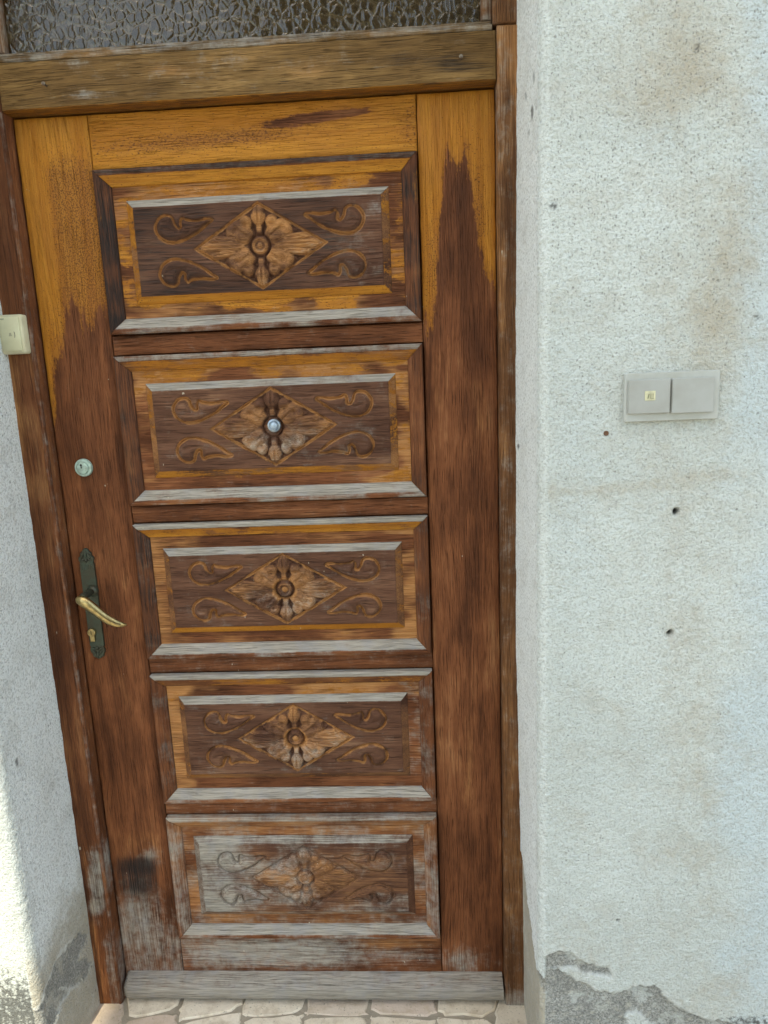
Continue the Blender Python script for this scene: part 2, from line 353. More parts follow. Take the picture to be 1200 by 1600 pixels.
# ---- the house wall: swept in plan, dense where the photograph looks
WY = -.23
def jambx(z):                      # where the plaster meets the right jamb
    return np.interp(z, [0, .5, .95, 1.5, 2.07, 2.6], [.939, .935, .928, .930, .935, .935]) + .0007*(vnoise(z*45, z*0+3, 5)-.5)*2
def jambxl(z):
    return -.0545 + .0008*(vnoise(z*40, z*0+9, 6)-.5)*2
zr = np.concatenate([np.arange(-.02, 2.30, .0029), [2.34, 2.5, 2.501]])
def wall_side(side):
    if side == 'r':
        far = list(np.arange(.957, 1.46, .0029))+[1.5, 1.6, 1.8, 2.2, 3, 4, 5.2]
        rev = list(np.linspace(-.027, WY+.016, 66))
        cx0 = .9395
    else:
        far = list(-np.arange(.0815, .30, .0034))+[-.35, -.45, -.7, -1.2, -2, -3, -4.2]
        rev = list(np.linspace(-.027, WY+.016, 66))
        cx0 = -.0640
    sg = 1 if side == 'r' else -1
    cols = []          # (x-like base, y, nx, ny, blend towards the jamb)
    for y in rev: cols.append((cx0, y, -sg, 0.0, (y-WY)/( -.027-WY)))
    for k in range(1, 7):
        a = math.pi/2*k/7; r = .016
        cols.append((cx0+sg*r*(1-math.cos(a)), WY+r*(1-math.sin(a)), -sg*math.cos(a), -math.sin(a), 0.0))
    for x in far: cols.append((x, WY, 0.0, -1.0, 0.0))
    cols = np.array(cols); n = len(cols); m = len(zr)
    Z = np.broadcast_to(zr, (n, m)).copy()
    bl = np.broadcast_to(cols[:, 4:5], (n, m))
    jx = jambx(zr) if side == 'r' else jambxl(zr)
    X = cols[:, 0:1]+bl*(jx[None]-cx0); Y = np.broadcast_to(cols[:, 1:2], (n, m)).copy()
    front = np.broadcast_to((cols[:, 2:3] == 0).astype(float), (n, m))
    # arc length along the plan, for isotropic noise
    s = np.concatenate([[0], np.cumsum(np.hypot(np.diff(cols[:, 0]), np.diff(cols[:, 1])))])
    S = np.broadcast_to(s[:, None], (n, m))+(0 if side == 'r' else 31.0)
    d = .0010*(fbm(S*130, Z*130, 3, 2)-.5)*2 + .0008*(vnoise(S*230, Z*230, 8)-.5)*2 + .003*(fbm(S*3, Z*3, 11, 3)-.5) + .0012*(fbm(S*16, Z*16, 21, 2)-.5)
    d = d*np.interp(bl, [0, .02, .9, 1], [1, .75, .5, .1])
    A = {k: np.zeros((n, m)) for k in ('bare', 'stain', 'mould', 'grime', 'cool', 'spot', 'lip', 'reveal_lift')}
    low = Z < .62
    wob = (fbm(S*38, Z*38, 41, 4)-.5)*.022+(vnoise(S*170, Z*170, 43)-.5)*.007
    def patch(P, mask):
        sd = np.full((n, m), -1.0)
        mm = mask & low
        sd[mm] = poly_sd((X if side == 'r' else X)[mm] if P[1] == 'f' else Y[mm], Z[mm], P[0])+wob[mm]
        return sd
    isf = front > .5; isr = ~isf
    if side == 'r':
        def zz(pts): return [tuple(onY(760+a/2.727, 1300+b/2.727, WY)[[0, 2]]) for a, b in pts]
        p1 = zz([(222, 535), (285, 512), (340, 515), (400, 545), (460, 570), (520, 580), (547, 605), (535, 640), (490, 625), (420, 615), (360, 590), (300, 580), (222, 590)])
        p2 = zz([(190, 615), (300, 597), (400, 632), (470, 672), (550, 690), (610, 652), (690, 655), (750, 682), (780, 715), (830, 745), (880, 778), (950, 800), (1060, 830), (1100, 1300), (190, 1300)])
        p3 = zz([(600, 785), (640, 762), (690, 800), (720, 840), (600, 860)])
        p4 = zz([(235, 600), (330, 590), (420, 620), (500, 650), (470, 672), (400, 640), (300, 604)])
        b = np.maximum(patch((p1, 'f'), isf), patch((p2, 'f'), isf))
        b = np.where(isf, np.minimum(b, -patch((p3, 'f'), isf)), b)
        # reveal: coat fallen away below a torn line rising towards the jamb
        zl = np.interp(Y, [WY, -.12, -.03], [.33, .40, .47])+(fbm(S*60, Z*60, 61, 3)-.5)*.03
        fall = np.where(isr, sstep(.004, -.004, Z-zl), 0)
        A['bare'] = np.where(isf, sstep(-.003, .006, b)*.92, 0)
        torn = isr & (np.abs(Z-zl+.012) < .014)
        A['bare'] = np.maximum(A['bare'], np.where(torn, .75, 0))
        A['lip'] = np.where(isf, sstep(-.007, -.002, b)*sstep(.003, -.001, b)*.55, 0)
        A['stain'] = np.maximum(fall*.95, np.where(isf, .55*sstep(.02, -.002, -b-.0)*(1-A['bare']), 0)*.6)
        d = d-.0065*A['bare']-.004*fall
        U, V = proj(X, Y, Z)
        A['mould'] = isf*np.clip(.15+1.1*blob(U, V, 1080, 60, 190, 130)+.9*blob(U, V, 1110, 330, 120, 200)+.55*blob(U, V, 950, 330, 140, 300)+.3*sstep(700, 200, V), 0, 1.25)
        A['stain'] = np.maximum(A['stain'], isf*(.62*blob(U, V, 1065, 90, 90, 130, 15)+.55*blob(U, V, 1120, 460, 70, 190, 10)+.16+.40*blob(U, V, 1140, 738, 50, 14, -4)+.30*blob(U, V, 930, 765, 120, 12, -5)
                     +.28*blob(U, V, 1090, 1120, 60, 300)+.30*blob(U, V, 1130, 1560, 90, 40)+.25*blob(U, V, 900, 1500, 60, 40)))
        A['grime'] = isf*np.clip(.8*blob(U, V, 1165, 1596, 60, 16)+.16*A['bare'], 0, 1)
        A['cool'] = isf*np.clip(sstep(-30, 50, U-1150+40*(fbm(Z*9, S*9, 71, 3)-.5)*4-np.interp(V, [0, 300, 1600], [20, 10, -10]))*.9+.30*blob(U, V, 1040, 215, 60, 40)+.25*blob(U, V, 900, 760, 40, 300), 0, 1)
        for (u, v, r, dep) in ((1056, 799, 4.6, .014), (1047, 989, 4.2, .014), (965, 1438, 2.4, .004)):
            h = onY(u, v, WY); rr = np.hypot(X-h[0], Z-h[2])
            k = isf*sstep(r*.001+.0016, r*.001-.0012, rr)
            A['spot'] = np.maximum(A['spot'], k*.93); d = d-dep*k
        for (u, v, r, a) in ((866, 322, 8, .75), (1090, 75, 7, .7), (1183, 495, 7, .75), (1118, 470, 4, .5), (960, 505, 3, .5)):
            h = onY(u, v, WY); rr = np.hypot(X-h[0], Z-h[2])
            A['spot'] = np.maximum(A['spot'], isf*a*sstep(r*.001, r*.0003, rr+.006*(vnoise(X*420, Z*420, 77)-.35)))
        for (u, v, ru, rv, a) in ((831, 178, 1.6, 12, .7), (834, 120, 1.3, 9, .5), (822, 150, 1.2, 6, .45), (826, 207, 1.4, 6, .4), (810, 698, 1.6, 4, .7)):
            A['spot'] = np.maximum(A['spot'], a*sstep(.35, .8, blob(U, V, u, v, ru*1.5, rv*1.3, p=2)*(.6+.8*vnoise(X*300, Z*300, 5))))
    else:
        U, V = proj(X, Y, Z)
        def zz(pts): return [tuple(onX(a/3.554, 1150+b/3.554, -.0585)[[1, 2]]) for a, b in pts]
        p1 = zz([(440, 1078), (395, 1140), (345, 1200), (310, 1290), (280, 1380), (250, 1480), (220, 1600), (180, 1800), (280, 1800), (310, 1600), (345, 1490), (385, 1425), (350, 1392), (420, 1385), (485, 1340), (505, 1270), (465, 1230), (440, 1235), (470, 1150), (488, 1095)])
        b = patch((p1, 'r'), isr)
        A['bare'] = np.where(isr, sstep(-.001, .004, b)*.85, 0)
        A['lip'] = np.where(isr, sstep(-.010, -.003, b)*sstep(.003, -.002, b)*.6*sstep(.02, -.02, Y+.10), 0)
        A['stain'] = np.where(isr, sstep(.50, .30, Z+.10*(fbm(S*12, Z*12, 51, 3)-.5)-.25*(Y+.05))*.95, .25*sstep(.4, .2, Z))
        d = d-.004*A['bare']
        A['grime'] = np.where(isf, np.clip(sstep(.44, .26, Z)*.95, 0, 1.1), 0)
        A['mould'] = np.where(isr, .25, .2)
        A['spot'] = .7*isr*sstep(.35, .8, blob(U, V, 26, 1190, 3, 9)*(.7+.5*vnoise(X*300, Z*300, 5)))
    A['reveal_lift'] = np.where(isr, 1.0*sstep(.0, .25, bl+.08), 0)
    A['bare'] = A['bare']*np.clip(.45+1.3*sstep(.28, .48, fbm(S*34, Z*34, 91, 4)), 0, 1)
    X = X+cols[:, 2:3]*d; Y = Y+cols[:, 3:4]*d
    V3 = np.stack([X, Y, Z], -1).reshape(-1, 3)
    return V3, gridfaces(n, m, flip=(side != 'r')), {k: a.ravel() for k, a in A.items()}
Vr, Fr, Ar = wall_side('r'); Vl, Fl, Al = wall_side('l')
# lintel and the masonry behind
mb = MB(); mb.box(-4.2, 5.2, WY, .20, 2.499, 3.3); mb.box(-4.2, -.10, -.02, .20, -.02, 2.499); mb.box(1.0, 5.2, -.02, .20, -.02, 2.499)
Vb = np.array(mb.v); Fb = np.array(mb.f)
V_ = np.concatenate([Vr, Vl, Vb]); F_ = np.concatenate([Fr, Fl+len(Vr), Fb+len(Vr)+len(Vl)])
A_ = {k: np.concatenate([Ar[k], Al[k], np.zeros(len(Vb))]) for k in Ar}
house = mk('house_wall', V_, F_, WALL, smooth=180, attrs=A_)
tag(house, 'rough white stucco house wall with flaked plaster at its foot, around the wooden door', 'wall')
h = onY(947, 677, WY-.001)
MB().lathe((h[0], h[1], h[2]), [(.0042, -.004), (.0042, .0012), (.003, .002), (.0014, .0012)], 12).build('wall_plug', plain('brown_plastic', (.16, .075, .035)), house)

# ---- dark hallway behind the glass
HALL = plain('dim_hall_paint', (.06, .045, .03), .9, scale=4)
mb = MB(); mb.box(-.6, 1.6, .22, 3.2, FLOOR-.06, 2.75)
hall = mb.build('hallway', HALL, smooth=0); tag(hall, kind='structure')
import bmesh
bm = bmesh.new(); bm.from_mesh(hall.data)
for f in list(bm.faces):
    if f.calc_center_median().y < .23: bm.faces.remove(f)
bm.to_mesh(hall.data); bm.free()

# ---- paving stones
def mat_stone():
    t = NT('beige_paving_stone'); pos = t.n('NewGeometry').outputs['Position']; r = t.n('ObjectInfo').outputs['Random']
    c = t.mix(r, (.66, .56, .43), (.76, .67, .54))
    c = t.mix(t.mapr(t.math('FRACT', t.math('MULTIPLY', r, 7.3)), .65, .9, 0, .6), c, (.50, .37, .30))
    c = t.mix(t.mapr(t.noise(pos, 30, 5, .65), .42, .70, 0, .6), c, (.44, .34, .23))
    c = t.mix(t.mapr(t.noise(pos, 190, 3, .6), .60, .72, 0, .6), c, (.16, .13, .10))
    return t.out(c, .85, t.bump(t.noise(pos, 120, 4, .7), .6, .003), Specular_IOR_Level=.25)
STONE = mat_stone()
def mat_mortar():
    t = NT('grey_mortar'); pos = t.n('NewGeometry').outputs['Position']
    c = t.mix(t.noise(pos, 40, 5, .65), (.26, .22, .165), (.42, .365, .285))
    return t.out(c, .95, t.bump(t.noise(pos, 150, 4, .7), .8, .004), Specular_IOR_Level=.2)
px0, px1, py0, py1 = -.9, 1.9, -1.75, .03
pav = mk('pavement', [(px0, py0, FLOOR-.0035), (px1, py0, FLOOR-.0035), (px1, py1, FLOOR-.0035), (px0, py1, FLOOR-.0035)], [[0, 1, 2, 3]], mat_mortar(), smooth=0)
tag(pav, kind='structure')
seeds = [onZ(u, v, FLOOR)[:2] for u, v in ((160, 1590), (231, 1567), (331, 1566), (428, 1568), (525, 1567), (631, 1568), (735, 1569), (808, 1600), (222, 1607), (330, 1609), (424, 1606), (520, 1608), (628, 1606), (738, 1609), (130, 1640), (240, 1655), (345, 1655), (450, 1655), (560, 1655), (670, 1655))]
vis = np.array(seeds)
for iy in range(12):
    for ix in range(19):
        p = (px0+.07+ix*.15+(iy % 2)*.06+random.uniform(-.03, .03), py1-.10-iy*.145+random.uniform(-.03, .03))
        if p[1] > -.16 and -.12 < p[0] < 1.0: continue
        if np.min(np.hypot(vis[:, 0]-p[0], vis[:, 1]-p[1])) < .085: continue
        seeds.append(np.array(p))
seeds = np.array(seeds)
for i, sd in enumerate(seeds):
    poly = [(px0, py0), (px1, py0), (px1, py1), (px0, py1)]
    dd = np.hypot(*(seeds-sd).T)
    for j in np.argsort(dd)[1:14]:
        o = seeds[j]; mid = (sd+o)/2; nrm = (o-sd)/dd[j]; mid = mid-nrm*.0035
        out = []
        for k in range(len(poly)):
            a, b = np.array(poly[k]), np.array(poly[(k+1) % len(poly)])
            da, db = (a-mid)@nrm, (b-mid)@nrm
            if da <= 0: out.append(tuple(a))
            if (da < 0) != (db < 0) and da != db: out.append(tuple(a+(b-a)*da/(da-db)))
        poly = out
        if len(poly) < 3: break
    if len(poly) < 3: continue
    pts = []
    for k in range(len(poly)):                              # soften the corners, roughen the edges
        a, b, c = np.array(poly[k-1]), np.array(poly[k]), np.array(poly[(k+1) % len(poly)])
        for q in (b+(a-b)*.14, b*.88+(a+c)*.06, b+(c-b)*.14, b+(c-b)*.5): pts.append(q+np.array([random.uniform(-.0045, .0045), random.uniform(-.0035, .0035)]))
    n = len(pts); zt = FLOOR+random.uniform(-.0015, .0015); c = np.mean(pts, 0)
    V = [(p[0], p[1], FLOOR-.012) for p in pts]+[(p[0], p[1], zt-.003) for p in pts]+[tuple(p+(c-p)*.05)+(zt,) for p in pts]
    F = [[k, (k+1) % n, n+(k+1) % n, n+k] for k in range(n)]+[[n+k, n+(k+1) % n, 2*n+(k+1) % n, 2*n+k] for k in range(n)]+[list(range(2*n, 3*n))]
    mk('stone', V, F, STONE, pav, 40)

# ---- unseen made-up tower, added across the yard: keeps the sun off the door and shows dark in the glass
TY = -4.0; HX0 = -.050-math.tan(SUN_AZ)*(-TY-.23); TW = 2.45; TH = 8.3
tow = empty('added_sun_blocker', (HX0+TW/2, TY-TW/2, FLOOR), 'added unseen tower blocking the sun, narrow and ochre with pyramid tile roof', 'tower')
NW = plain('ochre_render', (.34, .27, .19), .95, scale=3); NRF = plain('clay_roof_tiles', (.26, .10, .06), .9, scale=30, bumpd=.01)
NST = plain('green_sheet_steel', (.10, .15, .12), .5, .3, scale=5); NLV = plain('grey_louvre', (.20, .20, .19), .6)
MB().box(HX0, HX0+TW, TY-TW, TY, FLOOR-.03, TH).build('wall', NW, tow, 0)
MB().box(HX0-.06, HX0+TW+.06, TY-TW-.06, TY+.06, TH, TH+.10).build('cornice', NW, tow, 0)
mb = MB()
mb.add([(HX0-.12, TY-.12-TW, TH+.10), (HX0+TW+.12, TY-.12-TW, TH+.10), (HX0+TW+.12, TY+.12, TH+.10), (HX0-.12, TY+.12, TH+.10), (HX0+TW/2, TY-TW/2, TH+.95)],
       [[0, 1, 4], [1, 2, 4], [2, 3, 4], [3, 0, 4], [0, 3, 2, 1]])
mb.build('roof', NRF, tow, 0)
for s_ in (-1, 1):
    cxd = HX0+TW/2+s_*.40
    dr = MB().box(cxd-.385, cxd+.385, TY, TY+.05, FLOOR, FLOOR+2.1).build('steel_door', NST, tow, 0)
    MB().box(cxd-s_*.30-.02, cxd-s_*.30+.02, TY+.04, TY+.10, 1.05, 1.2).build('handle', NLV, dr, 0)
lo = MB().box(HX0+TW/2-.5, HX0+TW/2+.5, TY, TY+.04, 6.2, 6.9).build('louvre', NLV, tow, 0)
for k in range(6): MB().add([(HX0+TW/2-.46, TY+.04, 6.27+k*.1), (HX0+TW/2+.46, TY+.04, 6.27+k*.1), (HX0+TW/2+.46, TY+.09, 6.24+k*.1), (HX0+TW/2-.46, TY+.09, 6.24+k*.1),
    (HX0+TW/2-.46, TY+.04, 6.29+k*.1), (HX0+TW/2+.46, TY+.04, 6.29+k*.1), (HX0+TW/2+.46, TY+.09, 6.26+k*.1), (HX0+TW/2-.46, TY+.09, 6.26+k*.1)],
    [[0, 1, 2, 3], [4, 7, 6, 5], [0, 4, 5, 1], [3, 2, 6, 7], [0, 3, 7, 4], [1, 5, 6, 2]]).build('slat', NLV, lo, 0)

# ================================================================== THE DOOR LEAF
X0, X1 = .1438, .7562
PZ = [(1.8961, 1.5924), (1.5532, 1.2507), (1.2134, .9152), (.8801, .5709), (.5376, .2202)]
LT, LB = 1.993, .066
door = empty('front_door', (.45, 0, LB), 'weathered brown wooden door with five carved raised panels and brass handle', 'door')

def lin(a, n): return np.linspace(a[0], a[1], n)
def board(name, x0, x1, z0, z1, yf, th, b, mat, parent, afun, step=.008, warp=.0006, seed=1):
    """plank with eased front edges; afun(U, V, X, Z) -> attribute dict"""
    def axis(a, c):
        n = max(2, int((c-a-2*b)/step)); p = np.concatenate([[a, a, a+b*.35], np.linspace(a+b, c-b, n), [c-b*.35, c, c]])
        r = np.concatenate([[th, b, b*.35], np.zeros(n), [b*.35, b, th]]); return p, r
    xs, rx = axis(x0, x1); zs, rz = axis(z0, z1)
    n, m = len(xs), len(zs)
    X = np.repeat(xs[:, None], m, 1); Z = np.repeat(zs[None], n, 0)
    Y = yf+np.maximum(rx[:, None], rz[None])
    fr = Y < yf+th*.5
    Y = Y+fr*warp*2*(fbm(X*14, Z*5, seed, 2)-.5)
    jit = .0006*(vnoise(Z*60, X*60, seed+3)-.5)*2
    X = X+np.where((rx[:, None] > 0) & (rx[:, None] < th), jit, 0)
    Z = Z+np.where((rz[None] > 0) & (rz[None] < th), .0006*(vnoise(X*60, Z*60, seed+5)-.5)*2, 0)
    U, V = proj(X, yf+0*X, Z)
    A = {k: (np.zeros((n, m))+a).ravel() for k, a in afun(U, V, X, Z).items()}
    return mk(name, np.stack([X, Y, Z], -1).reshape(-1, 3), gridfaces(n, m), mat, parent, 40, A)
def soft(x, k): return np.clip(.5+x*k, -1, 2)

def a_lstile(U, V, X, Z):
    t = (X-.0)/.1425
    edge = np.interp(t, [0, .06, .16, .32, .40, .52, .62, .72, .88, 1], [655, 640, 552, 548, 480, 462, 505, 500, 478, 490])
    varn = soft(edge-V, 1/80.)
    spk = np.clip(sstep(.25, .5, t)*sstep(200, 300, V)*1.0+.25+.35*sstep(420, 520, V), 0, 1.1)*sstep(.02, .10, t)
    grey = .50*blob(U, V, 212, 1405, 42, 62)+.42*sstep(1390, 1480, V)+.10*blob(U, V, 130, 600, 40, 40)+.5*blob(U, V, 236, 1338, 16, 16)
    dark = .60*blob(U, V, 214, 1366, 40, 34, p=4)+.25*blob(U, V, 214, 1352, 34, 14, p=4)+.30*blob(U, V, 215, 1400, 30, 30)+.22*blob(U, V, 130, 620, 60, 70)+.2*blob(U, V, 140, 790, 25, 50)
    tan = .28*blob(U, V, 215, 1320, 40, 30)+.25*blob(U, V, 210, 1450, 40, 60)+.22*blob(U, V, 185, 1020, 25, 200)+.12
    return dict(varn=varn, spk=spk, grey=grey, dark=dark, tan=tan)
def a_rstile(U, V, X, Z):
    t = (X-.7578)/.141
    edge = np.interp(t, [0, .10, .18, .26, .33, .40, .50, .60, .66, .72, .80, .90, 1], [500, 520, 480, 330, 262, 238, 262, 240, 258, 330, 400, 440, 462])
    varn = soft(edge-V, 1/80.)
    spk = .15+.75*blob(t, V, .18, 430, .16, 120)+.8*blob(t, V, .78, 330, .10, 90, 0)
    grey = .45*blob(U, V, 722, 1500, 28, 22)+.16*sstep(1450, 1510, V)
    dark = .30*blob(U, V, 735, 1450, 30, 60)+.18*blob(U, V, 700, 950, 20, 90)+.35*blob(U, V, 722, 300, 20, 50)
    tan = .16+.20*blob(U, V, 745, 640, 12, 120)+.16*blob(U, V, 735, 1200, 12, 120)+.15*blob(U, V, 705, 1370, 12, 60)+.12*blob(U, V, 680, 620, 10, 60)
    return dict(varn=varn, spk=spk, grey=grey, dark=dark, tan=tan)
def a_toprail(U, V, X, Z):
    varn = 1.5-1.9*blob(U, V, 480, 186, 85, 11, -9)-.9*blob(U, V, 555, 175, 40, 6, -9)
    spk = .30+.7*blob(U, V, 250, 225, 110, 16, -4)+.8*blob(U, V, 390, 212, 90, 12, -6)+.6*blob(U, V, 640, 195, 20, 40)
    return dict(varn=varn, spk=spk, dark=.25*blob(U, V, 480, 186, 70, 8, -9))
def a_midrail(U, V, X, Z): return dict(varn=-.6, grey=.12+.10*sstep(700, 1250, V), dark=.14, tan=.10)
def a_botrail(U, V, X, Z):
    g_ = .58*blob(U, V, 420, 1488, 150, 24, p=4)+.30*blob(U, V, 640, 1495, 70, 12)+.16
    return dict(varn=-.6, grey=g_, dark=.14*blob(U, V, 380, 1480, 90, 14), tan=.42*blob(U, V, 600, 1475, 90, 14)+.2)
mb = MB(); mb.box(.004, .896, .016, .042, LB+.004, LT-.003)
mb.build('core', WOOD_V, door, 0)
for x0, x1, f, s in ((.0015, .1423, a_lstile, 3), (.7578, .8985, a_rstile, 5)):
    board('stile', x0, x1, LB, LT, 0.0, .016, .0016, WOOD_V, door, f, .007, seed=s)
board('rail', X0, X1, PZ[0][0]+.0012, LT, 0.0004, .016, .0014, WOOD_H, door, a_toprail, .007, seed=11)
for i in range(4):
    board('rail', X0, X1, PZ[i+1][0]+.0014, PZ[i][1]-.0014, .0004, .016, .0014, WOOD_H, door, a_midrail, .012, seed=13+i)
board('rail', X0, X1, LB, PZ[4][1]-.0014, .0004, .016, .0014, WOOD_H, door, a_botrail, .008, seed=19)

# ---- carved relief, metres from the panel centre
def catmull(P, n=7):
    P = np.array(P, float); out = []
    for i in range(len(P)):
        a, b, c, d = P[i-1], P[i], P[(i+1) % len(P)], P[(i+2) % len(P)]
        for k in range(n):
            t = k/n; out.append(.5*((2*b)+(-a+c)*t+(2*a-5*b+4*c-d)*t*t+(-a+3*b-3*c+d)*t**3))
    return np.array(out)
def sharpen(P): return P
LEAF = np.array([(-88, 53), (-97, 47), (-118, 32), (-146, 19.5), (-172, 16), (-192, 26), (-199, 44), (-190, 60), (-176, 65), (-166, 61), (-162, 49), (-156, 41), (-150, 42.5), (-150, 51), (-146, 58.5), (-137, 55), (-118, 53), (-98, 55.5)])/1000.
def relief(dx, dz):
    k = 1/math.hypot(1/.125, 1/.0765)
    s = np.abs(dx)/.125+np.abs(dz)/.0765
    ins = (1-s)*k                                        # metres inside the diamond
    ax, az = np.abs(dx), np.abs(dz)
    def petal(cx, cz, ang, L, W, h, crease=.35, sx=ax, sz=az):
        c, sn = math.cos(rad(ang)), math.sin(rad(ang))
        p, q = (sx-cx)*c+(sz-cz)*sn, -(sx-cx)*sn+(sz-cz)*c
        r2 = (p/L)**2+(q/W)**2
        return h*np.sqrt(np.clip(1-r2, 0, 1))*(1-crease*np.exp(-(q/(.16*W))**2))
    H = np.zeros_like(dx)
    for a in ((.070, .0, 0, .052, .0105, .0085, .25), (.068, .0125, 6, .036, .0085, .0082, .2), (.094, .0075, -10, .022, .0055, .0050, .2), (.055, .0215, 18, .017, .0062, .0048, .2),
              (.0350, .0250, 36, .0300, .0200, .0098, .10), (.0500, .0270, -24, .0160, .0130, .0096, 0), (.0250, .0415, 98, .0150, .0130, .0092, 0),
              (.0, .0540, 90, .0215, .0125, .0085, .3), (.0085, .0490, 72, .0130, .0062, .0054, .1), (.0, .030, 90, .0140, .0075, .0050, .2)):
        H = np.maximum(H, petal(*a))
    for c1, c2, r1 in ((.0455, .0275, .0062), (.0255, .0375, .0050)):
        cu = np.hypot((ax-c1)*.8, az-c2); H = H-.0042*np.exp(-(cu/r1)**2)*(H > .002)
    crs = np.abs((az-.026)-(ax-.0345)*.75)                  # fold down the middle of each diagonal petal
    H = H-.0016*np.exp(-(crs/.0022)**2)*sstep(.02, .03, np.hypot(ax, az))*sstep(.055, .04, np.hypot(ax, az))
    r = np.hypot(dx, dz)
    boss = np.where(r < .0185, .0015+.0042*np.exp(-((r-.0125)/.0036)**2)+.0050*np.exp(-(r/.0062)**2), 0)
    H = np.where(r < .0185, boss, H*sstep(.0185, .024, r))
    inside = sstep(0, .005, ins)
    h = np.where(ins > 0, inside*(-.0032+H), 0)
    h = h-.0030*np.exp(-(ins/.0018)**2)                  # V cut along the diamond
    worn = np.clip(inside*sstep(.0016, .0052, H), 0, 1)
    cut = np.exp(-(ins/.0024)**2)
    for sx in (-1, 1):
        for sz in (-1, 1):
            P = catmull(LEAF*np.array([1 if sx < 0 else -1, sz]), 6)
            P = P+np.array([.0, -.002 if sz > 0 else -.001])
            box = (dx*sx > .07) & (dx*sx < .21) & (dz*sz > 0) & (dz*sz < .08)
            sd = poly_sd(dx[box], dz[box], P)
            g_ = np.exp(-(sd/.0023)**2)
            h[box] += -.0036*g_+np.clip(sd, 0, .010)*.36
            cut[box] = np.maximum(cut[box], np.exp(-(sd/.0027)**2))
            # gouged vein from the tip
            vx, vz = dx[box]*sx-.150, dz[box]*sz-.030
            vein = np.exp(-((vz-.0035-1.6*(vx/.05)**2*.008)/.0014)**2)*sstep(.04, .03, np.abs(vx))*(sd > .003)
            h[box] -= .0011*vein
    return h, worn, cut

